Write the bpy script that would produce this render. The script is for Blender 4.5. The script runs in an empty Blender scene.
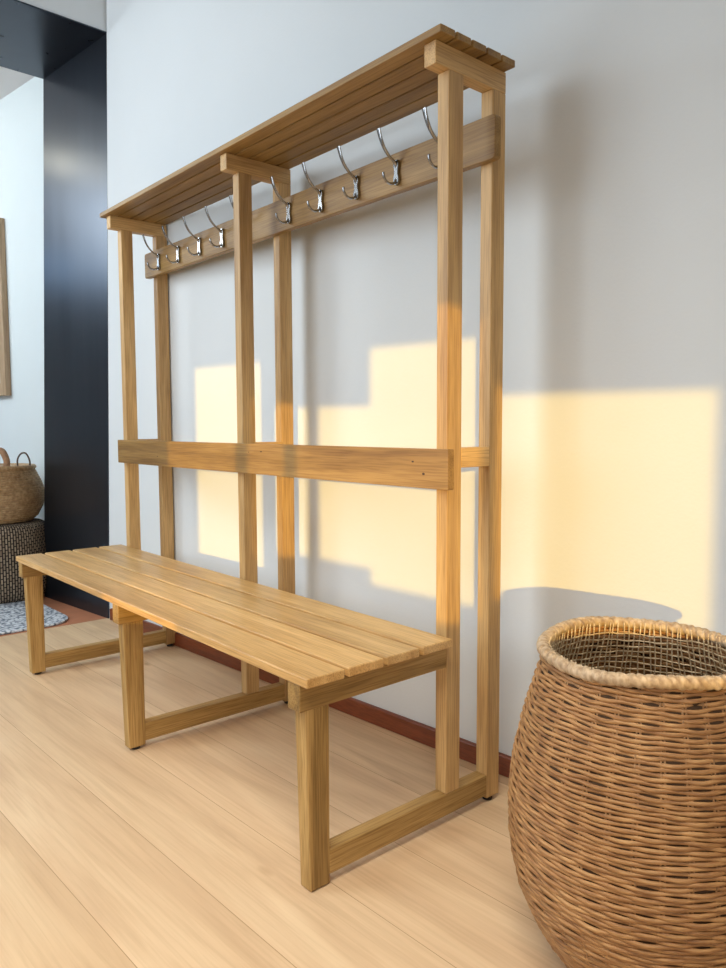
import bpy, bmesh, math, random
import numpy as np
from mathutils import Vector, Matrix
C = bpy.context.scene.collection
SC = bpy.context.scene
PI = math.pi
random.seed(4)

# ------------------------------------------------------------------ camera
def setup_camera():
    cam = bpy.data.cameras.new('camera'); o = bpy.data.objects.new('camera', cam); C.objects.link(o)
    yaw, pitch, roll = math.radians(49.15), math.radians(-4.482), math.radians(-0.242)
    fw = Vector((-math.sin(yaw)*math.cos(pitch), math.cos(yaw)*math.cos(pitch), math.sin(pitch)))
    rt = Vector((math.cos(yaw), math.sin(yaw), 0)); up = rt.cross(fw)
    c, s = math.cos(roll), math.sin(roll)
    r2 = c*rt + s*up; u2 = -s*rt + c*up
    o.matrix_world = Matrix(((r2.x, u2.x, -fw.x, 1.1438), (r2.y, u2.y, -fw.y, -1.8043), (r2.z, u2.z, -fw.z, 0.9302), (0, 0, 0, 1)))
    cam.sensor_fit = 'HORIZONTAL'; cam.sensor_width = 36.0
    cam.lens = 746.471/726*36.0
    cam.clip_start = 0.02
    SC.camera = o
setup_camera()
SC.view_settings.view_transform = 'Standard'; SC.view_settings.look = 'None'
SC.view_settings.exposure = 0.0; SC.view_settings.gamma = 1.0
SC.view_settings.use_curve_mapping = False

# ------------------------------------------------------------------ world, sun, large lights
w = bpy.data.worlds.new('daylight'); SC.world = w; w.use_nodes = True
w.node_tree.nodes['Background'].inputs[0].default_value = (0.75, 0.88, 1.0, 1)
w.node_tree.nodes['Background'].inputs[1].default_value = 1.0

SUN_DIR = Vector((-0.68, 0.73, 0)).normalized(); SUN_EL = math.radians(5.5)
def sun():
    l = bpy.data.lights.new('low_sun', 'SUN'); l.energy = 3.1; l.color = (1.0, 0.62, 0.10); l.angle = math.radians(0.35)
    o = bpy.data.objects.new('low_sun', l); C.objects.link(o)
    d = Vector((SUN_DIR.x*math.cos(SUN_EL), SUN_DIR.y*math.cos(SUN_EL), -math.sin(SUN_EL)))
    o.rotation_euler = d.to_track_quat('-Z', 'Y').to_euler(); o.location = (4, -5, 3)
sun()
def area(name, loc, target, sx, sy, power, col, spread=PI):
    l = bpy.data.lights.new(name, 'AREA'); l.shape = 'RECTANGLE'; l.size = sx; l.size_y = sy; l.energy = power; l.color = col; l.spread = spread
    o = bpy.data.objects.new(name, l); C.objects.link(o); o.location = loc
    o.rotation_euler = (Vector(target)-Vector(loc)).to_track_quat('-Z', 'Y').to_euler()
    return o
area('daylight_left', (-1.9, -3.0, 1.95), (-2.0, -0.3, 1.7), 2.0, 2.2, 84, (0.82, 0.92, 1.0))
area('fill_ceiling', (0.6, -2.1, 2.95), (0.0, -1.6, 0), 1.6, 1.4, 34, (1.0, 0.93, 0.82), 1.5)  # added fill, narrow cone to brighten near floor and seat
area('fill_right', (3.2, -2.9, 1.5), (0, -1.2, 0.5), 1.8, 1.6, 11, (1.0, 0.93, 0.84), 1.7)  # added weak fill from the right side
area('far_room_fill', (-4.3, -2.3, 2.7), (-4.0, -0.5, 1.2), 1.6, 1.2, 68, (0.86, 0.95, 1.0))  # added fill to brighten the things in the far room
area('far_room_window', (-5.5, -2.25, 2.36), (-3, -0.6, 1.7), 0.9, 0.25, 2.2, (0.36, 0.64, 1.0))
area('far_room_lamp', (-4.0, -1.33, 2.72), (-2.65, -0.5, 2.2), 0.30, 0.10, 1.3, (1.0, 0.9, 0.66))

# ------------------------------------------------------------------ node helpers
def mat(name):
    m = bpy.data.materials.new(name); m.use_nodes = True
    nt = m.node_tree; b = nt.nodes['Principled BSDF']
    return m, nt, b
def N(nt, t, **kw):
    n = nt.nodes.new(t)
    for k, v in kw.items(): setattr(n, k, v)
    return n
def ramp(nt, fac, stops):
    r = N(nt, 'ShaderNodeValToRGB'); e = r.color_ramp.elements
    while len(e) < len(stops): e.new(0.5)
    for i, (p, c) in enumerate(stops): e[i].position = p; e[i].color = (*c, 1)
    nt.links.new(fac, r.inputs[0]); return r
def bump(nt, b, h, s, d=0.001):
    n = N(nt, 'ShaderNodeBump'); n.inputs['Strength'].default_value = s; n.inputs['Distance'].default_value = d
    nt.links.new(h, n.inputs['Height']); nt.links.new(n.outputs[0], b.inputs['Normal'])
def mixc(nt, f, a, bb, mode='MIX'):
    m = N(nt, 'ShaderNodeMix', data_type='RGBA', blend_type=mode)
    for s, v in ((0, f), (6, a), (7, bb)):
        if hasattr(v, 'links'): nt.links.new(v, m.inputs[s])
        else: m.inputs[s].default_value = v if s == 0 else (*v, 1)
    return m.outputs[2]
def srgb(r, g, b):
    f = lambda c: (c/255/12.92) if c/255 <= 0.04045 else ((c/255+0.055)/1.055)**2.4
    return (f(r), f(g), f(b))

def wood(name, axis, lo, mid, hi, rough=0.5, ring=1.0):
    m, nt, b = mat(name)
    tc = N(nt, 'ShaderNodeTexCoord'); oi = N(nt, 'ShaderNodeObjectInfo')
    mul = N(nt, 'ShaderNodeMath', operation='MULTIPLY'); mul.inputs[1].default_value = 23.0
    nt.links.new(oi.outputs['Random'], mul.inputs[0])
    add = N(nt, 'ShaderNodeVectorMath', operation='ADD')
    nt.links.new(tc.outputs['Object'], add.inputs[0]); nt.links.new(mul.outputs[0], add.inputs[1])
    def mapped(long, cross):
        mp = N(nt, 'ShaderNodeMapping'); s = [cross]*3; s['XYZ'.index(axis)] = long
        mp.inputs['Scale'].default_value = s; nt.links.new(add.outputs[0], mp.inputs[0]); return mp.outputs[0]
    n1 = N(nt, 'ShaderNodeTexNoise'); n1.inputs['Scale'].default_value = 1; n1.inputs['Detail'].default_value = 5; n1.inputs['Distortion'].default_value = 0.6
    nt.links.new(mapped(1.6, 22), n1.inputs['Vector'])
    r1 = ramp(nt, n1.outputs[0], [(0.28, lo), (0.5, mid), (0.72, hi)])
    n2 = N(nt, 'ShaderNodeTexNoise'); n2.inputs['Scale'].default_value = 1; n2.inputs['Detail'].default_value = 3
    nt.links.new(mapped(9, 330), n2.inputs['Vector'])
    r2 = ramp(nt, n2.outputs[0], [(0.36, (0.66, 0.60, 0.52)), (0.56, (1, 1, 1))])
    c = mixc(nt, 0.75*ring, r1.outputs[0], r2.outputs[0], 'MULTIPLY')
    hs = N(nt, 'ShaderNodeHueSaturation'); nt.links.new(c, hs.inputs['Color'])
    mr = N(nt, 'ShaderNodeMapRange'); mr.inputs[3].default_value = 0.88; mr.inputs[4].default_value = 1.12
    nt.links.new(oi.outputs['Random'], mr.inputs[0]); nt.links.new(mr.outputs[0], hs.inputs['Value'])
    nt.links.new(hs.outputs[0], b.inputs['Base Color'])
    b.inputs['Roughness'].default_value = rough
    bump(nt, b, n2.outputs[0], 0.25, 0.0006)
    return m
WL, WM, WH = (0.39, 0.225, 0.085), (0.55, 0.345, 0.14), (0.66, 0.435, 0.19)
M_WX = wood('oiled_wood_long_shaded', 'X', (0.20, 0.102, 0.024), (0.315, 0.178, 0.048), (0.42, 0.25, 0.078))  # darker than the other oiled wood: shelf shade put into the colour
M_WY = wood('oiled_wood_cross', 'Y', WL, WM, WH)
M_WZ = wood('oiled_wood_upright', 'Z', WL, WM, WH)
OL, OM, OH = (0.25, 0.143, 0.038), (0.41, 0.248, 0.078), (0.56, 0.358, 0.13)
M_OZ = wood('coarse_wood_upright', 'Z', OL, OM, OH, 0.6, 1.3)
M_OY = wood('coarse_wood_cross', 'Y', OL, OM, OH, 0.6, 1.25)
SL, SM_, SH = (0.48, 0.27, 0.09), (0.62, 0.38, 0.145), (0.72, 0.47, 0.20)
M_SEAT = wood('seat_wood', 'X', SL, SM_, SH, 0.38)
M_FR = wood('frame_wood', 'Z', (0.42, 0.28, 0.17), (0.52, 0.37, 0.23), (0.6, 0.44, 0.28), 0.5)
def flat(name, col, rough=0.5, metal=0.0, noise=0.0, nscale=60):
    m, nt, b = mat(name)
    b.inputs['Roughness'].default_value = rough; b.inputs['Metallic'].default_value = metal
    tc = N(nt, 'ShaderNodeTexCoord'); n = N(nt, 'ShaderNodeTexNoise'); n.inputs['Scale'].default_value = nscale; n.inputs['Detail'].default_value = 4
    nt.links.new(tc.outputs['Object'], n.inputs['Vector'])
    r = ramp(nt, n.outputs[0], [(0.3, tuple(c*(1-noise) for c in col)), (0.7, tuple(min(1, c*(1+noise)) for c in col))])
    nt.links.new(r.outputs[0], b.inputs['Base Color'])
    return m
M_KNOT = flat('wood_knot', (0.05, 0.022, 0.01), 0.6, noise=0.3)
M_RUB = flat('black_rubber', (0.012, 0.011, 0.010), 0.6)
M_CHROME = flat('satin_chrome', (0.36, 0.36, 0.36), 0.24, 1.0, 0.1, 30)
M_SCREW = flat('dark_screw', (0.12, 0.12, 0.12), 0.35, 1.0)

def plaster(name, col, sc=1.0):
    m, nt, b = mat(name)
    tc = N(nt, 'ShaderNodeTexCoord'); n = N(nt, 'ShaderNodeTexNoise'); n.inputs['Scale'].default_value = 3; n.inputs['Detail'].default_value = 6
    nt.links.new(tc.outputs['Object'], n.inputs['Vector'])
    r = ramp(nt, n.outputs[0], [(0.3, tuple(c*0.975 for c in col)), (0.7, col)]); nt.links.new(r.outputs[0], b.inputs['Base Color'])
    n2 = N(nt, 'ShaderNodeTexNoise'); n2.inputs['Scale'].default_value = 130; n2.inputs['Detail'].default_value = 5
    nt.links.new(tc.outputs['Object'], n2.inputs['Vector']); bump(nt, b, n2.outputs[0], 0.35, 0.0012)
    b.inputs['Roughness'].default_value = 0.85
    return m
M_WALL = plaster('white_plaster', (0.70, 0.735, 0.755))
M_FARWALL = plaster('pale_blue_plaster', (0.72, 0.80, 0.83))
M_DIM = plaster('low_bounce_plaster', (0.30, 0.30, 0.30))  # for unseen walls and ceiling, darkened to cut bounced light
M_CEIL = plaster('ceiling_plaster', (0.74, 0.74, 0.74))

def floor_mat():
    m, nt, b = mat('pale_oak_planks')
    tc = N(nt, 'ShaderNodeTexCoord')
    mp = N(nt, 'ShaderNodeMapping', vector_type='POINT'); mp.inputs['Rotation'].default_value = (0, 0, -math.radians(2.1)); mp.inputs['Location'].default_value = (2.6, 0.103, 0)
    nt.links.new(tc.outputs['Object'], mp.inputs[0])
    br = N(nt, 'ShaderNodeTexBrick'); br.offset = 0.37; br.inputs['Scale'].default_value = 1
    br.inputs['Brick Width'].default_value = 6.3; br.inputs['Row Height'].default_value = 0.2
    br.inputs['Mortar Size'].default_value = 0.0008; br.inputs['Mortar Smooth'].default_value = 0.2
    br.inputs['Color1'].default_value = (0, 0, 0, 1); br.inputs['Color2'].default_value = (1, 1, 1, 1); br.inputs['Mortar'].default_value = (0.5, 0.5, 0.5, 1)
    nt.links.new(mp.outputs[0], br.inputs['Vector'])
    # each plank shifts its grain
    ad = N(nt, 'ShaderNodeVectorMath', operation='MULTIPLY_ADD'); ad.inputs[1].default_value = (7, 3, 5)
    nt.links.new(br.outputs['Color'], ad.inputs[0]); nt.links.new(mp.outputs[0], ad.inputs[2])
    def mapped(sx, sy):
        q = N(nt, 'ShaderNodeMapping'); q.inputs['Scale'].default_value = (sx, sy, 1); nt.links.new(ad.outputs[0], q.inputs[0]); return q.outputs[0]
    n1 = N(nt, 'ShaderNodeTexNoise'); n1.inputs['Scale'].default_value = 1; n1.inputs['Detail'].default_value = 6; n1.inputs['Distortion'].default_value = 1.2
    nt.links.new(mapped(1.3, 11), n1.inputs['Vector'])
    base = ramp(nt, n1.outputs[0], [(0.25, srgb(203, 171, 136)), (0.5, srgb(220, 190, 153)), (0.75, srgb(231, 204, 167))])
    n2 = N(nt, 'ShaderNodeTexNoise'); n2.inputs['Scale'].default_value = 1; n2.inputs['Detail'].default_value = 4; n2.inputs['Distortion'].default_value = 0.5
    nt.links.new(mapped(4, 120), n2.inputs['Vector'])
    fine = ramp(nt, n2.outputs[0], [(0.36, (0.90, 0.88, 0.85)), (0.55, (1, 1, 1))])
    c = mixc(nt, 0.7, base.outputs[0], fine.outputs[0], 'MULTIPLY')
    tint = ramp(nt, br.outputs['Color'], [(0.0, (0.92, 0.89, 0.85)), (0.5, (1.0, 0.98, 0.97)), (1.0, (1.0, 1.0, 1.0))])
    c = mixc(nt, 0.8, c, tint.outputs[0], 'MULTIPLY')
    vo = N(nt, 'ShaderNodeTexVoronoi'); vo.inputs['Scale'].default_value = 1; vo.inputs['Randomness'].default_value = 1
    nt.links.new(mapped(2.6, 6.5), vo.inputs['Vector'])
    kn = ramp(nt, vo.outputs['Distance'], [(0.0, (0.35, 0.26, 0.20)), (0.05, (0.74, 0.67, 0.60)), (0.10, (1, 1, 1))])
    c = mixc(nt, 0.75, c, kn.outputs[0], 'MULTIPLY')
    c = mixc(nt, br.outputs['Fac'], c, srgb(168, 134, 98))
    nt.links.new(c, b.inputs['Base Color'])
    b.inputs['Roughness'].default_value = 0.42
    b.inputs['Specular IOR Level'].default_value = 0.35
    bump(nt, b, n2.outputs[0], 0.12, 0.0005)
    return m
M_FLOOR = floor_mat()
def steel_mat():
    m, nt, b = mat('dark_brushed_steel')
    tc = N(nt, 'ShaderNodeTexCoord'); mp = N(nt, 'ShaderNodeMapping'); mp.inputs['Scale'].default_value = (14, 14, 0.6)
    nt.links.new(tc.outputs['Object'], mp.inputs[0])
    n = N(nt, 'ShaderNodeTexNoise'); n.inputs['Scale'].default_value = 1; n.inputs['Detail'].default_value = 4; nt.links.new(mp.outputs[0], n.inputs['Vector'])
    r = ramp(nt, n.outputs[0], [(0.3, (0.046, 0.056, 0.074)), (0.7, (0.055, 0.067, 0.088))]); nt.links.new(r.outputs[0], b.inputs['Base Color'])
    rr = ramp(nt, n.outputs[0], [(0.3, (0.27,)*3), (0.7, (0.32,)*3)]); nt.links.new(rr.outputs[0], b.inputs['Roughness'])
    b.inputs['Metallic'].default_value = 0.85
    return m
M_STEEL = steel_mat()
M_BASE = wood('red_brown_wood', 'X', (0.15, 0.033, 0.010), (0.22, 0.052, 0.016), (0.28, 0.07, 0.022), 0.4)
M_TERRA = flat('terracotta_floor', srgb(186, 122, 88), 0.6, 0, 0.08, 14)

# ------------------------------------------------------------------ mesh helpers
def mesh_obj(name, verts, faces, m, parent=None, loc=None, smooth=False, mats=None):
    loc = Vector(loc) if loc is not None else Vector((0, 0, 0))
    me = bpy.data.meshes.new(name); me.from_pydata([tuple(Vector(v)-loc) for v in verts], [], faces)
    for mm in (mats or [m]): me.materials.append(mm)
    if smooth: me.polygons.foreach_set('use_smooth', [True]*len(me.polygons))
    me.update()
    o = bpy.data.objects.new(name, me); C.objects.link(o); o.location = loc
    if parent is not None:
        o.parent = parent; o.location = loc - world_loc(parent)
    return o
def world_loc(o):
    l = Vector(o.location)
    return l if o.parent is None else l + world_loc(o.parent)
def fix(o):
    bm = bmesh.new(); bm.from_mesh(o.data); bmesh.ops.recalc_face_normals(bm, faces=bm.faces); bm.to_mesh(o.data); bm.free()
def bevel(o, wd, seg=2):
    md = o.modifiers.new('edge', 'BEVEL'); md.width = wd; md.segments = seg; md.limit_method = 'ANGLE'; md.angle_limit = math.radians(35)
    md.harden_normals = False
BF = [(0, 3, 2, 1), (4, 5, 6, 7), (0, 1, 5, 4), (1, 2, 6, 5), (2, 3, 7, 6), (3, 0, 4, 7)]
def prism(name, bot, top, m, parent=None, bev=0.0, seg=2):
    vs = list(bot)+list(top); c = sum((Vector(v) for v in vs), Vector())/len(vs)
    o = mesh_obj(name, vs, BF, m, parent, c); fix(o)
    if bev: bevel(o, bev, seg)
    return o
def box(name, x0, x1, y0, y1, z0, z1, m, parent=None, bev=0.0, seg=2):
    b = [(x0, y0), (x1, y0), (x1, y1), (x0, y1)]
    return prism(name, [(x, y, z0) for x, y in b], [(x, y, z1) for x, y in b], m, parent, bev, seg)
def empty(name, loc, label, cat, group=None):
    o = bpy.data.objects.new(name, None); C.objects.link(o); o.location = loc; o.empty_display_size = 0.1
    o['label'] = label; o['category'] = cat
    if group: o['group'] = group
    return o
def struct(o): o['kind'] = 'structure'; return o
def tubes(paths, radii, sides, closed):
    """paths: list of (n,3) arrays -> verts, faces of tubes; radii scalar or (rn, rz) flattened section"""
    V = []; F = []; base = 0
    for P in paths:
        P = np.asarray(P, float); n = len(P)
        if closed: T = np.roll(P, -1, 0)-np.roll(P, 1, 0)
        else: T = np.gradient(P, axis=0)
        T /= np.linalg.norm(T, axis=1)[:, None]
        ref = np.tile([0, 0, 1.0], (n, 1)); bad = np.abs(T[:, 2]) > 0.9; ref[bad] = [0, 1.0, 0]
        if bad.sum() > n*0.3: ref[:] = [0.3, 1.0, 0.1]
        A = np.cross(T, ref); A /= np.linalg.norm(A, axis=1)[:, None]; B = np.cross(A, T)
        ra, rb = radii if isinstance(radii, tuple) else (radii, radii)
        ra = np.asarray(ra)*np.ones(n); rb = np.asarray(rb)*np.ones(n)
        for k in range(sides):
            a = 2*PI*k/sides
            V.append((P + A*(math.cos(a)*ra)[:, None] + B*(math.sin(a)*rb)[:, None]))
        # vert index: base + k*n + i
        m = n if closed else n-1
        for k in range(sides):
            k2 = (k+1) % sides
            for i in range(m):
                j = (i+1) % n
                F.append((base+k*n+i, base+k*n+j, base+k2*n+j, base+k2*n+i))
        if not closed:
            F.append(tuple(base+k*n for k in range(sides))); F.append(tuple(base+k*n+n-1 for k in range(sides))[::-1])
        base += n*sides
    return np.concatenate(V), F
def tube_obj(name, paths, radii, sides, closed, m, parent=None, loc=None, smooth=True):
    V, F = tubes(paths, radii, sides, closed)
    o = mesh_obj(name, V.tolist(), F, m, parent, loc, smooth); fix(o); return o
def lathe(name, prof, m, parent=None, loc=(0, 0, 0), seg=96, smooth=True, ripple=None, uvr=1.0):
    V = []; F = []; n = len(prof); L = [0]
    for i in range(1, n): L.append(L[-1]+math.hypot(prof[i][0]-prof[i-1][0], prof[i][1]-prof[i-1][1]))
    for s in range(seg):
        a = 2*PI*s/seg
        for i, (r, z) in enumerate(prof):
            rr = r + (ripple(a, i, z) if ripple else 0)
            V.append((loc[0]+rr*math.cos(a), loc[1]+rr*math.sin(a), loc[2]+z))
    for s in range(seg):
        t = (s+1) % seg
        for i in range(n-1): F.append((s*n+i, t*n+i, t*n+i+1, s*n+i+1))
    o = mesh_obj(name, V, F, m, parent, loc, smooth)
    uv = o.data.uv_layers.new(name='UVMap')
    for p in o.data.polygons:
        s = p.vertices[0]//n
        for li, vi in zip(p.loop_indices, p.vertices):
            ss = vi//n; ss = ss if ss >= s else ss+seg
            uv.data[li].uv = (ss/seg*2*PI*uvr, L[vi % n])
    return o

# ------------------------------------------------------------------ room
WA, WB = -0.255, 0.063                       # face of the back wall: y = WA + WB*x
wy = lambda x: WA + WB*x
XN0, XN1 = -2.365, -2.215                      # near edge of the portal at floor / head
ZH = 2.672
def yj(x): return wy(-2.3) - 0.003 + 0.109*(x+2.3)
XF0, XF1 = -3.06, -2.85
ZC = 3.0
# main floor and far-room floor
o = mesh_obj('floor', [(-2.385, -4.4, 0), (5.4, -4.4, 0), (5.4, 0.2, 0), (-2.375, -0.3, 0), (-2.385, -4.4, -0.05), (5.4, -4.4, -0.05), (5.4, 0.2, -0.05), (-2.375, -0.3, -0.05)], BF, M_FLOOR); fix(o); struct(o)
o = mesh_obj('floor_far_room', [(-7.0, -4.4, -0.001), (-2.385, -4.4, -0.001), (-2.375, -0.3, -0.001), (-7.0, -0.2, -0.001), (-7.0, -4.4, -0.05), (-2.385, -4.4, -0.05), (-2.375, -0.3, -0.05), (-7.0, -0.2, -0.05)], BF, M_TERRA); fix(o); struct(o)
# back wall
x0b, x0t, x1 = XN0, XN1, 5.4
th = 0.16
o = prism('wall_back', [(x0b, wy(x0b), 0), (x1, wy(x1), 0), (x1, wy(x1)+th, 0), (x0b, wy(x0b)+th, 0)],
          [(x0t+0.022, wy(x0t), ZC), (x1, wy(x1), ZC), (x1, wy(x1)+th, ZC), (x0t+0.022, wy(x0t)+th, ZC)], M_WALL)
# keep the wall edge on the jamb edge up to the portal head
struct(o)
# baseboard
bx = XN0+0.03
o = prism('baseboard_back', [(bx, wy(bx)-0.014, 0), (x1, wy(x1)-0.014, 0), (x1, wy(x1)+0.002, 0), (bx, wy(bx)+0.002, 0)],
          [(bx, wy(bx)-0.014, 0.056), (x1, wy(x1)-0.014, 0.056), (x1, wy(x1)+0.002, 0.056), (bx, wy(bx)+0.002, 0.056)], M_BASE, bev=0.004); struct(o)
# steel portal lining: jamb, soffit, other jamb
jt = 0.03
def jpt(x, off=0): return (x, yj(x)+off)
o = prism('trim_1', [(*jpt(XN0), 0), (*jpt(XN0, jt), 0), (*jpt(XF0, jt), 0), (*jpt(XF0), 0)],
          [(*jpt(XN1), ZH), (*jpt(XN1, jt), ZH), (*jpt(XF1, jt), ZH), (*jpt(XF1), ZH)], M_STEEL); struct(o); o['label'] = 'dark steel jamb of the portal'
YP = -2.3
o = prism('trim_2', [(XN1, yj(XN1)+jt, ZH), (XN1+0.03, YP-0.03, ZH), (XF1+0.03, YP-0.03, ZH), (XF1, yj(XF1)+jt, ZH)],
          [(XN1, yj(XN1)+jt, ZH+0.006), (XN1+0.03, YP-0.03, ZH+0.006), (XF1+0.03, YP-0.03, ZH+0.006), (XF1, yj(XF1)+jt, ZH+0.006)], M_STEEL); struct(o)
o = prism('trim_3', [(XF0, YP, 0), (XN0, YP, 0), (XN0, YP-0.03, 0), (XF0, YP-0.03, 0)], [(XF1, YP, ZH), (XN1, YP, ZH), (XN1, YP-0.03, ZH), (XF1, YP-0.03, ZH)], M_STEEL); struct(o)
# left wall over and beside the portal
o = prism('wall_left', [(XN1-0.004, wy(XN1)+0.1, ZH+0.006), (XN1+0.026, -4.4, ZH+0.006), (XF1+0.04, -4.4, ZH+0.006), (XF1+0.01, wy(XN1)+0.1, ZH+0.006)],
          [(XN1-0.004, wy(XN1)+0.1, ZC), (XN1+0.026, -4.4, ZC), (XF1+0.04, -4.4, ZC), (XF1+0.01, wy(XN1)+0.1, ZC)], M_WALL); struct(o)
o = box('wall_left_lower', XF1+0.04, XN0, -4.4, YP-0.03, 0, ZH+0.006, M_WALL); struct(o)
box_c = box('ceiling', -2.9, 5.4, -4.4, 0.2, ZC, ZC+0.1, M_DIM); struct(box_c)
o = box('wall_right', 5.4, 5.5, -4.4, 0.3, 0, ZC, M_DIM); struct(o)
# front wall: openings placed so that the low sun throws the patches on the back wall
YW = -4.2
SL_H = SUN_DIR.x/SUN_DIR.y; SL_V = math.tan(SUN_EL)/SUN_DIR.y
def back(x, z):
    dy = wy(x)-YW
    return x - SL_H*dy, z + SL_V*dy
PATCH = [(-1.55, -1.11, 0.30, 1.155), (-1.05, -0.86, 0.49, 0.99), (-0.81, -0.57, 0.49, 0.99), (-0.57, -0.16, 0.44, 1.16),
         (-0.12, 0.455, 0.49, 1.003)]
OPEN = []
for a, b_, c, d in PATCH:
    (X0, Z0), (X1, Z1) = back(a, c), back(b_, d); OPEN.append((X0, X1, Z0, Z1))
def front_wall():
    xs = sorted({-2.9, 5.4} | {v for q in OPEN for v in q[:2]}); zs = sorted({0.0, ZC} | {v for q in OPEN for v in q[2:]})
    V = []; F = []
    for i in range(len(xs)-1):
        for k in range(len(zs)-1):
            cx, cz = (xs[i]+xs[i+1])/2, (zs[k]+zs[k+1])/2
            if any(q[0] < cx < q[1] and q[2] < cz < q[3] for q in OPEN): continue
            n = len(V)
            for z in (zs[k], zs[k+1]):
                for x, y in ((xs[i], YW), (xs[i+1], YW), (xs[i+1], YW-0.01), (xs[i], YW-0.01)): V.append((x, y, z))
            F += [tuple(n+j for j in f) for f in BF]
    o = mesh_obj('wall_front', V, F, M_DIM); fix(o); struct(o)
front_wall()
# far room
fs = 0.14; fy = lambda x: -0.36 + fs*(x+3.125)
o = prism('wall_far_room', [(-7.0, fy(-7.0), 0), (-2.6, fy(-2.6), 0), (-2.6, fy(-2.6)+0.1, 0), (-7.0, fy(-7.0)+0.1, 0)],
          [(-7.0, fy(-7.0), 2.842), (-2.6, fy(-2.6), 2.842), (-2.6, fy(-2.6)+0.1, 2.842), (-7.0, fy(-7.0)+0.1, 2.842)], M_FARWALL); struct(o)
o = box('ceiling_far_room', -7.0, -2.86, -4.4, -0.2, 2.842, 2.9, M_CEIL); struct(o)
o = box('wall_far_room_end', -7.1, -7.0, -4.4, -0.2, 0, 2.842, M_FARWALL); struct(o)
o = box('wall_far_room_front', -7.0, -2.9, -4.5, -4.4, 0, 2.842, M_FARWALL); struct(o)

# ------------------------------------------------------------------ the rack
Lm, L, W, D = 0.8612, 1.7303, 0.0349, 0.0471
yB, yF = -0.4173, -0.564
Zs = 1.7616; ts = 0.0158; Zb = Zs-ts; zbb = Zb-0.0482
rack = empty('coat_rack_bench', (-L/2, -0.67, 0), 'oiled solid wood hallway bench with slatted hat shelf and row of metal coat hooks', 'bench')
for fx in (0.0, -Lm, -L):
    xa, xb = fx-W, fx; zl = 0.002 if fx == 0 else 0.009
    # front leg, slightly tapered
    fl = prism('front_leg', [(xa, -0.957, zl), (xb, -0.957, zl), (xb, -0.908, zl), (xa, -0.908, zl)],
               [(xa-0.001, -0.966, 0.376), (xb, -0.966, 0.376), (xb, -0.907, 0.376), (xa-0.001, -0.907, 0.376)], M_OZ, rack, 0.0025)
    fc = ((xa+xb)/2, -0.932, 0)
    lathe('rubber_foot', [(0.0, 0.0), (0.012, 0.0), (0.013, 0.002), (0.013, zl+0.002), (0, zl+0.002)], M_RUB, fl, fc, 20)
    box('seat_bearer', fx-0.041, fx, -0.979, yF, 0.375, 0.4303, M_OY, rack, 0.002)
    box('floor_rail', xa, xb, -0.909, yB, 0.0205, 0.0724, M_OY, rack, 0.0025)
    box('front_post', xa, xb, yF, yF+D, 0.0724, zbb, M_WZ, rack, 0.0025)
    bp = box('back_post', xa, xb, yB, yB+D, 0.012, zbb, M_WZ, rack, 0.0025)
    lathe('rubber_foot', [(0.0, 0.0), (0.012, 0.0), (0.013, 0.002), (0.013, 0.014), (0, 0.014)], M_RUB, bp, ((xa+xb)/2, yB+D/2, 0), 20)
    box('shelf_bearer', xa, xb, -0.606, yB+D, zbb, Zb, M_WY, rack, 0.002)
    box('spacer_rail', xa+0.004, xb, yF+D, yB, 0.8326, 0.8786, M_WY, rack, 0.002)
# seat slats
xs0, xs1 = -L-W-0.0276, 0.0276
for k in range(4):
    y0 = -0.982 + k*0.1048
    box('seat_slat', xs0, xs1, y0, y0+0.0936, 0.4303, 0.45, M_SEAT, rack, 0.003, 3)
xh0, xh1 = -L-W-0.029, 0.029
for k in range(5):
    y0 = -0.622 + k*0.0507
    box('shelf_slat', xh0, xh1, y0, y0+0.0450, Zb, Zs, M_WX, rack, 0.0018)
# boards with rounded corners
def board(name, x0, x1, y0, y1, z0, z1, rad, m, knots=()):
    pts = []
    for cx, cz, a0 in ((x1-rad, z1-rad, 0), (x0+rad, z1-rad, 90), (x0+rad, z0+rad, 180), (x1-rad, z0+rad, 270)):
        for s in range(5):
            a = math.radians(a0+s*22.5); pts.append((cx+rad*math.cos(a), cz+rad*math.sin(a)))
    n = len(pts); V = [(x, y0, z) for x, z in pts]+[(x, y1, z) for x, z in pts]
    F = [tuple(range(n)), tuple(range(2*n-1, n-1, -1))]+[(i, (i+1) % n, n+(i+1) % n, n+i) for i in range(n)]
    nf = len(F)
    for kx, kz, rx, rz in knots:
        b0 = len(V); q = 12
        for yy in (y0-0.0002, y0+0.002):
            for s in range(q): V.append((kx+rx*math.cos(2*PI*s/q), yy, kz+rz*math.sin(2*PI*s/q)))
        F += [tuple(b0+s for s in range(q))]+[(b0+s, b0+(s+1) % q, b0+q+(s+1) % q, b0+q+s) for s in range(q)]
    o = mesh_obj(name, V, F, m, rack, ((x0+x1)/2, (y0+y1)/2, (z0+z1)/2), mats=[m, M_KNOT]); fix(o)
    for i, p in enumerate(o.data.polygons):
        if i >= nf: p.material_index = 1
    bevel(o, 0.0018)
    return o
board('hook_board', -L-W-0.0317, 0.0251, yB-0.0212, yB, 1.5331, 1.631, 0.009, M_WX)
board('backrest_board', -L-W-0.010, 0.0199, yF-0.0197, yF, 0.7858, 0.8766, 0.004, M_WX,
      [(-0.091, 0.846, 0.004, 0.0022), (-0.056, 0.819, 0.0045, 0.003), (-0.798, 0.851, 0.003, 0.0014), (-0.73, 0.854, 0.006, 0.0017), (-1.42, 0.82, 0.004, 0.002)])
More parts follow.
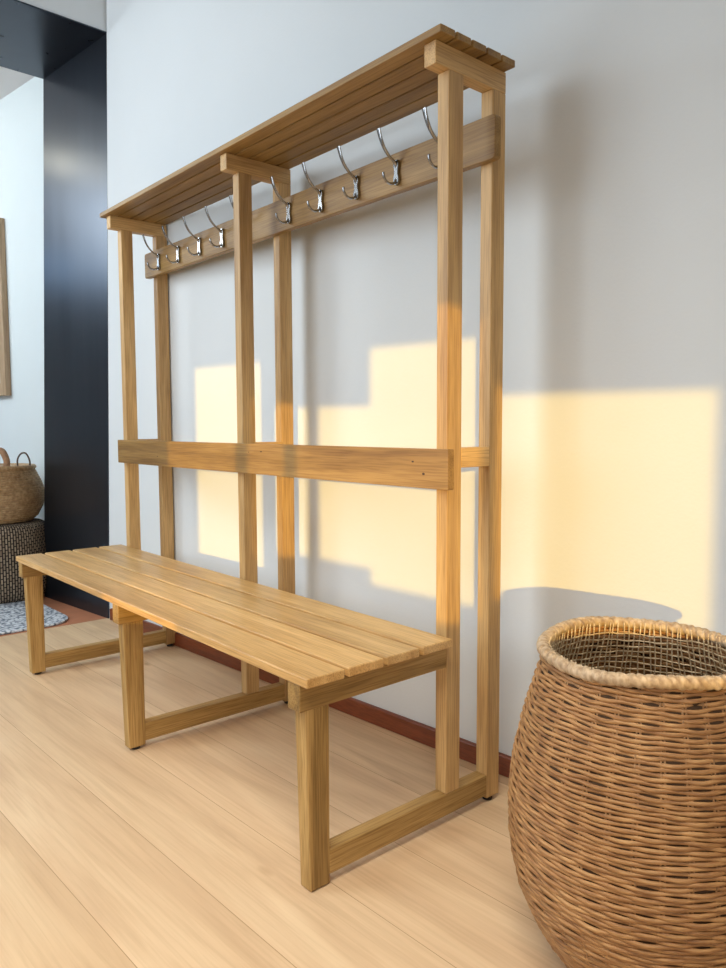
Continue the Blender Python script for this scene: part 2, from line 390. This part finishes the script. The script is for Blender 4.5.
# coat hooks
def bez(p, n=18):
    out = []
    P = [np.array(q, float) for q in p]; P = [2*P[0]-P[1]]+P+[2*P[-1]-P[-2]]
    for i in range(1, len(P)-2):
        for t in np.linspace(0, 1, n, endpoint=False):
            a, b, c, d = P[i-1], P[i], P[i+1], P[i+2]
            out.append(0.5*((2*b)+(-a+c)*t+(2*a-5*b+4*c-d)*t*t+(-a+3*b-3*c+d)*t**3))
    out.append(P[-2]); return np.array(out)
yh = yB-0.0212
def make_hook(x):
    up = bez([(x, yh-0.004, 1.590), (x, yh-0.012, 1.603), (x, yh-0.028, 1.612), (x, yh-0.046, 1.628), (x, yh-0.058, 1.647), (x, yh-0.065, 1.666), (x, yh-0.067, 1.673)], 6)
    lo = bez([(x, yh-0.004, 1.566), (x, yh-0.012, 1.552), (x, yh-0.028, 1.546), (x, yh-0.043, 1.551), (x, yh-0.050, 1.562), (x, yh-0.051, 1.570)], 6)
    n1 = len(up); n2 = len(lo); t1 = np.linspace(0, 1, n1); t2 = np.linspace(0, 1, n2)
    V1, F1 = tubes([up], (0.0054+0.0050*t1**1.5, 0.0040-0.0010*t1), 12, False)
    V2, F2 = tubes([lo], (0.0034+0.0008*t2, 0.0032), 10, False)
    # tiny ball tip
    V = np.concatenate([V1, V2]); F = F1+[tuple(i+len(V1) for i in f) for f in F2]
    h = mesh_obj('coat_hook', V.tolist(), F, M_CHROME, rack, (x, yh, 1.58), True); fix(h)
    # ball tip at the lower prong, as its own lathe shell
    pr = [(0.0, 1.6085)]
    outl = [(0.0, 1.611), (0.006, 1.609), (0.0088, 1.602), (0.0088, 1.593), (0.0068, 1.586), (0.0068, 1.574), (0.0098, 1.566), (0.0106, 1.557), (0.0085, 1.549), (0.0, 1.546)]
    poly = [(x+a, z) for a, z in outl]+[(x-a, z) for a, z in outl[-2:0:-1]]
    n = len(poly); V = [(a, yh-0.0085, z) for a, z in poly]+[(a, yh, z) for a, z in poly]
    F = [tuple(range(n)), tuple(range(2*n-1, n-1, -1))]+[(i, (i+1) % n, n+(i+1) % n, n+i) for i in range(n)]
    pl = mesh_obj('mounting_plate', V, F, M_CHROME, h, (x, yh, 1.58)); fix(pl); bevel(pl, 0.0012)
    for z in (1.597, 1.559):
        V = []; q = 12
        for yy, r in ((yh-0.008, 0.0034), (yh-0.0096, 0.0032), (yh-0.0104, 0.0018)):
            for s in range(q): V.append((x+r*math.cos(2*PI*s/q), yy, z+r*math.sin(2*PI*s/q)))
        F = [(a*q+s, a*q+(s+1) % q, (a+1)*q+(s+1) % q, (a+1)*q+s) for a in range(2) for s in range(q)]+[tuple(2*q+s for s in range(q))]
        mesh_obj('screw', V, F, M_SCREW, h, (x, yh, z))
    return h
hx = [-0.133, -0.293, -0.452, -0.612, -0.772, -1.01, -1.17, -1.33, -1.495, -1.66]
h0 = make_hook(hx[0])
for x in hx[1:]:
    c = h0.copy(); C.objects.link(c); c.parent = rack; c.location = h0.location + Vector((x-hx[0], 0, 0))
    for ch in h0.children:
        d = ch.copy(); C.objects.link(d); d.parent = c

# ------------------------------------------------------------------ big wicker basket
def wicker_mat(name, a, b_, c, sc=(40, 40, 140)):
    m, nt, b = mat(name)
    tc = N(nt, 'ShaderNodeTexCoord'); mp = N(nt, 'ShaderNodeMapping'); mp.inputs['Scale'].default_value = sc
    nt.links.new(tc.outputs['Object'], mp.inputs[0])
    n = N(nt, 'ShaderNodeTexNoise'); n.inputs['Scale'].default_value = 1; n.inputs['Detail'].default_value = 5; nt.links.new(mp.outputs[0], n.inputs['Vector'])
    r = ramp(nt, n.outputs[0], [(0.3, a), (0.5, b_), (0.7, c)])
    n3 = N(nt, 'ShaderNodeTexNoise'); n3.inputs['Scale'].default_value = 7; nt.links.new(tc.outputs['Object'], n3.inputs['Vector'])
    r3 = ramp(nt, n3.outputs[0], [(0.35, (0.86, 0.82, 0.76)), (0.65, (1, 1, 1))])
    nt.links.new(mixc(nt, 1.0, r.outputs[0], r3.outputs[0], 'MULTIPLY'), b.inputs['Base Color'])
    b.inputs['Roughness'].default_value = 0.55; bump(nt, b, n.outputs[0], 0.3, 0.0008)
    return m
M_WICK = wicker_mat('honey_wicker', (0.27, 0.125, 0.045), (0.41, 0.21, 0.08), (0.55, 0.315, 0.13), (30, 30, 160))
M_STAKE = wicker_mat('wicker_stakes', (0.22, 0.11, 0.045), (0.34, 0.19, 0.085), (0.46, 0.28, 0.14))
M_RIM = wicker_mat('pale_wicker_rim', (0.30, 0.20, 0.12), (0.50, 0.37, 0.24), (0.68, 0.54, 0.38), (120, 120, 60))
M_DARK = flat('weave_gap_shade', (0.055, 0.028, 0.012), 0.9, 0, 0.2)  # dark colour standing in for shade between the strands
BC = (0.533, -0.652, 0.0)
BH = 0.562
# radius profile (z, r)
BP = [(0.0, 0.103), (0.012, 0.118), (0.045, 0.147), (0.10, 0.184), (0.15, 0.205), (0.215, 0.2185), (0.295, 0.2215), (0.37, 0.2135), (0.44, 0.1985), (0.50, 0.180), (0.535, 0.169), (0.56, 0.167)]
pz = np.array([p[0] for p in BP]); prr = np.array([p[1] for p in BP])
fine_z = np.linspace(0, 0.56, 400)
fr = np.interp(fine_z, pz, prr); ker = np.ones(25)/25
frs = np.convolve(np.pad(fr, 12, mode='edge'), ker, 'valid')
arc = np.concatenate([[0], np.cumsum(np.hypot(np.diff(fine_z), np.diff(frs)))])
def prof_at(s): return float(np.interp(s, arc, fine_z)), float(np.interp(s, arc, frs))
basket = empty('wicker_basket', BC, 'large round honey brown wicker basket with rope-like rim on floor by the wall', 'basket')
def weave():
    NST = 47; rows = 84; seg = 360; th = np.arange(seg)*2*PI/seg
    rng = np.random.RandomState(3); paths = []
    step = (arc[-1]-0.004)/rows
    w1 = rng.uniform(0, 2*PI, 6)
    for i in range(rows):
        z, r = prof_at(0.004+step*(i+0.5))
        amp = 0.0017
        wob = 0.0016*np.sin(3*th+w1[0]+i*0.13)+0.0012*np.sin(7*th+w1[1]+i*0.31)+0.0007*np.sin(17*th+rng.uniform(0, 6))
        rr = r + amp*np.cos(18*th + i*PI + 0.35*np.sin(2*th+i*0.4))
        rr = rr + 0.0006*rng.randn()
        paths.append(np.c_[BC[0]+rr*np.cos(th), BC[1]+rr*np.sin(th), np.maximum(z+wob*min(1, z/0.06), 0.004)])
    o = tube_obj('woven_wall', paths, (0.0029, 0.00345), 8, True, M_WICK, basket, BC)
    paths = []
    for k in range(36):
        a = 2*PI*k/36 + PI/36
        for off in (-0.014, 0.014):
            pts = [(BC[0]+r*math.cos(a+off), BC[1]+r*math.sin(a+off), max(z, 0.004)) for z, r in (prof_at(s) for s in np.linspace(0.0, arc[-1], 40))]
            paths.append(pts)
    tube_obj('upright_stakes', paths, 0.0016, 5, False, M_STAKE, basket, BC)
    # added dark backing puts shade into the weave gaps; also closes the bottom
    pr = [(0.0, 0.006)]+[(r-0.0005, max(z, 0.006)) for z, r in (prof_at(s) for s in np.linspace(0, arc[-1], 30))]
    lathe('gap_shade_backing', pr, M_DARK, basket, BC, 72)
weave()
def inner_lattice():
    m = wicker_mat('pale_inner_cane', (0.46, 0.34, 0.20), (0.64, 0.49, 0.30), (0.80, 0.65, 0.44))
    paths = []; th = np.linspace(0, 2*PI, 240, endpoint=False); rng = np.random.RandomState(8)
    for s in np.arange(0.05, arc[-1]-0.01, 0.0125):
        z, r = prof_at(s)
        rr = r-0.0078+0.0012*np.cos(36*th+s*250)
        paths.append(np.c_[BC[0]+rr*np.cos(th), BC[1]+rr*np.sin(th), z+0.0016*np.sin(5*th+s*90)+0.0009*np.sin(19*th+s*400)])
    V1, F1 = tubes(paths, 0.0014, 5, True); paths = []
    for k in range(108):
        a = 2*PI*(k+rng.uniform(-0.2, 0.2))/108
        paths.append([(BC[0]+(r-0.0086)*math.cos(a+0.01*math.sin(s*40+k)), BC[1]+(r-0.0086)*math.sin(a+0.01*math.sin(s*40+k)), z) for s, (z, r) in ((s, prof_at(s)) for s in np.linspace(0.04, arc[-1], 24))])
    V2, F2 = tubes(paths, 0.0013, 5, False)
    V = np.concatenate([V1, V2]); F = F1+[tuple(i+len(V1) for i in f) for f in F2]
    o = mesh_obj('inner_lattice', V.tolist(), F, m, basket, BC, True); fix(o)
inner_lattice()
def rope_rim():
    # twisted thick rim: strands wound round a ring
    rc, zc, rt = 0.1695, BH-0.006, 0.0105
    seg, sides = 640, 20; V = []; F = []
    rng = random.Random(5); NW = 78
    for i in range(seg):
        a = 2*PI*i/seg
        r_ = rc + 0.0015*math.sin(3*a+1) ; zz = zc + 0.003*math.sin(2*a+2.4)+0.0015*math.sin(5*a)
        for k in range(sides):
            b = 2*PI*k/sides
            ph = (NW*a + 2.0*b + 0.5*math.sin(9*a) + 0.7*math.sin(23*a+1.3*math.sin(b)))
            g = abs(math.sin(ph/2)); rad = rt*(0.80+0.26*g**0.6) + 0.0006*math.sin(41*a+3*b)
            V.append((BC[0]+(r_+rad*math.cos(b))*math.cos(a), BC[1]+(r_+rad*math.cos(b))*math.sin(a), zz+rad*math.sin(b)*0.95))
    for i in range(seg):
        j = (i+1) % seg
        for k in range(sides):
            l = (k+1) % sides; F.append((i*sides+k, j*sides+k, j*sides+l, i*sides+l))
    o = mesh_obj('rope_rim', V, F, M_RIM, basket, BC, True); fix(o)
rope_rim()

# ------------------------------------------------------------------ far room things
def rug():
    x0, x1, y0, y1, r = -4.6, -2.40, -1.9, -0.55, 0.13
    pts = []
    for cx, cy, a0 in ((x1-r, y1-r, 0), (x0+r, y1-r, 90), (x0+r, y0+r, 180), (x1-r, y0+r, 270)):
        for s in range(9):
            a = math.radians(a0+s*11.25); pts.append((cx+r*math.cos(a), cy+r*math.sin(a)))
    # the rug edge nearest the wall follows the wall's direction
    pts = [(x, y+0.10*(x-x1)*0.25) for x, y in pts]
    n = len(pts); V = [(x, y, 0.0) for x, y in pts]+[(x, y, 0.011) for x, y in pts]
    F = [tuple(range(n-1, -1, -1)), tuple(range(n, 2*n))]+[(i, (i+1) % n, n+(i+1) % n, n+i) for i in range(n)]
    m, nt, b = mat('braided_grey_rug')
    tc = N(nt, 'ShaderNodeTexCoord')
    mp = N(nt, 'ShaderNodeMapping'); mp.inputs['Rotation'].default_value = (0, 0, 0.7); mp.inputs['Scale'].default_value = (1, 1, 1); nt.links.new(tc.outputs['Object'], mp.inputs[0])
    vo = N(nt, 'ShaderNodeTexVoronoi'); vo.inputs['Scale'].default_value = 62; vo.inputs['Randomness'].default_value = 0.75; nt.links.new(mp.outputs[0], vo.inputs['Vector'])
    r_ = ramp(nt, vo.outputs['Distance'], [(0.22, srgb(222, 226, 230)), (0.48, srgb(200, 205, 212)), (0.66, srgb(112, 120, 132))])
    nt.links.new(r_.outputs[0], b.inputs['Base Color']); b.inputs['Roughness'].default_value = 0.95
    bump(nt, b, vo.outputs['Distance'], 0.5, 0.004)
    o = mesh_obj('area_rug', V, F, m, None, ((x0+x1)/2, (y0+y1)/2, 0)); fix(o); bevel(o, 0.004)
    o['label'] = 'grey and white braided rug on the terracotta floor past the steel portal'; o['category'] = 'rug'
rug()
PC = (-3.20, -0.665, 0.011)
def pouf():
    m, nt, b = mat('dark_corded_fabric')
    uv = N(nt, 'ShaderNodeUVMap')
    sp = N(nt, 'ShaderNodeTexBrick'); sp.inputs['Scale'].default_value = 1; sp.offset = 0.5
    mp = N(nt, 'ShaderNodeMapping'); mp.inputs['Rotation'].default_value = (0, 0, PI/2); nt.links.new(uv.outputs[0], mp.inputs[0]); nt.links.new(mp.outputs[0], sp.inputs[0])
    sp.inputs['Brick Width'].default_value = 0.030; sp.inputs['Row Height'].default_value = 0.0135; sp.inputs['Mortar Size'].default_value = 0.0034; sp.inputs['Mortar Smooth'].default_value = 0.3
    sp.inputs['Color1'].default_value = (*srgb(176, 158, 134), 1); sp.inputs['Color2'].default_value = (*srgb(140, 122, 100), 1); sp.inputs['Mortar'].default_value = (*srgb(38, 32, 30), 1)
    nt.links.new(sp.outputs['Color'], b.inputs['Base Color']); b.inputs['Roughness'].default_value = 0.95
    bump(nt, b, sp.outputs['Fac'], -0.6, 0.004)
    t = empty('round_pouf', PC, 'low round pouf in dark and cream corded fabric, on the braided rug', 'pouf')
    R_, H = 0.245, 0.405
    prof = [(0.0, 0.0), (R_-0.035, 0.0), (R_-0.012, 0.012), (R_, 0.05)]+[(R_+0.006*math.sin(PI*k/8), 0.05+(H-0.09)*k/8) for k in range(1, 8)]+[(R_, H-0.04), (R_-0.01, H-0.014), (R_-0.035, H), (R_-0.1, H+0.002), (0.0, H+0.003)]
    lathe('cushion_body', prof, m, t, PC, 220, ripple=lambda a, i, z: 0.0025*abs(math.sin(a*55)) if 0 < i < len(prof)-2 else 0, uvr=R_)
pouf()
KC = (-3.21, -0.665, PC[2]+0.412)
def coil_basket():
    m = wicker_mat('coiled_seagrass', (0.32, 0.19, 0.09), (0.48, 0.31, 0.155), (0.62, 0.43, 0.24), (60, 60, 60))
    t = empty('coiled_basket', KC, 'rounded brown coiled basket with handles, standing on the corded pouf', 'basket')
    # wound coils stacked into a belly
    pts = [(0.0, 0.165), (0.03, 0.195), (0.08, 0.222), (0.13, 0.232), (0.17, 0.230), (0.215, 0.215), (0.25, 0.198), (0.28, 0.185)]
    zz = np.array([p[0] for p in pts]); rr = np.array([p[1] for p in pts]); paths = []
    th = np.linspace(0, 2*PI, 96, endpoint=False); n = 24
    for i in range(n):
        z = 0.006+0.272*i/(n-1); r = float(np.interp(z, zz, rr))
        paths.append(np.c_[KC[0]+r*np.cos(th), KC[1]+r*np.sin(th), KC[2]+z+0.0008*np.sin(40*th+i)])
    tube_obj('coiled_wall', paths, (0.0085, 0.0073), 8, True, m, t, KC)
    lathe('basket_bottom', [(0.0, 0.004), (0.15, 0.004)], m, t, KC, 48)
    ring = [np.c_[KC[0]+0.186*np.cos(th), KC[1]+0.186*np.sin(th), KC[2]+0.290+0*th]]
    tube_obj('rim', ring, (0.014, 0.013), 12, True, m, t, KC)
    lathe('lid', [(0.0, 0.300), (0.09, 0.299), (0.178, 0.293)], m, t, KC, 64)
    mh = flat('dark_leather_handle', srgb(92, 76, 66), 0.6, 0, 0.2)
    mh2 = flat('tan_handle', srgb(168, 130, 98), 0.7, 0, 0.2)
    vd = Vector((-0.757, 0.653, 0)); rt = Vector((0.654, 0.757, 0))
    def loop(cu, cd, half, hgt, rad, m_, nm, yawd):
        d = Vector((math.cos(yawd), math.sin(yawd), 0)); c = Vector(KC)+rt*cu+vd*cd
        p = [c-d*half+Vector((0, 0, 0.285)), c-d*half*1.05+Vector((0, 0, 0.285+hgt*0.55)), c-d*half*0.45+Vector((0, 0, 0.285+hgt*0.97)), c+d*half*0.45+Vector((0, 0, 0.285+hgt)), c+d*half*1.05+Vector((0, 0, 0.285+hgt*0.5)), c+d*half+Vector((0, 0, 0.285))]
        tube_obj(nm, [bez(p, 8)], rad, 10, False, m_, t, KC)
    loop(0.158, -0.02, 0.030, 0.080, 0.0045, mh, 'handle', 0.95)
    loop(0.075, -0.12, 0.040, 0.095, 0.017, mh2, 'handle', 0.75)
coil_basket()
def picture():
    # hangs on the far-room wall, right end in view
    d = Vector((1, fs, 0)).normalized(); nrm = Vector((fs, -1, 0)).normalized()
    xr = -3.68; p0 = Vector((xr, fy(xr), 0)); wid, z0, z1 = 0.85, 1.12, 2.165
    t = empty('picture_frame', (p0.x-0.4, fy(p0.x-0.4)-0.02, z0), 'tall light wooden picture frame hung on pale blue wall, cut by left edge', 'picture frame')
    def bar(nm, u0, u1, za, zb_, dep, m_, b0=0.0):
        a = p0-d*u1; b = p0-d*u0
        q = [a+nrm*b0, b+nrm*b0, b+nrm*dep, a+nrm*dep]
        return prism(nm, [(v.x, v.y, za) for v in q], [(v.x, v.y, zb_) for v in q], m_, t, 0.003)
    fwid = 0.075
    bar('frame_side', 0, fwid, z0, z1, 0.035, M_FR); bar('frame_side', wid-fwid, wid, z0, z1, 0.035, M_FR)
    bar('frame_rail', fwid, wid-fwid, z0, z0+fwid, 0.035, M_FR); bar('frame_rail', fwid, wid-fwid, z1-fwid, z1, 0.035, M_FR)
    bar('picture_panel', fwid, wid-fwid, z0+fwid, z1-fwid, 0.012, flat('pale_panel', (0.6, 0.6, 0.58), 0.6))
picture()
bpy.context.view_layer.update()
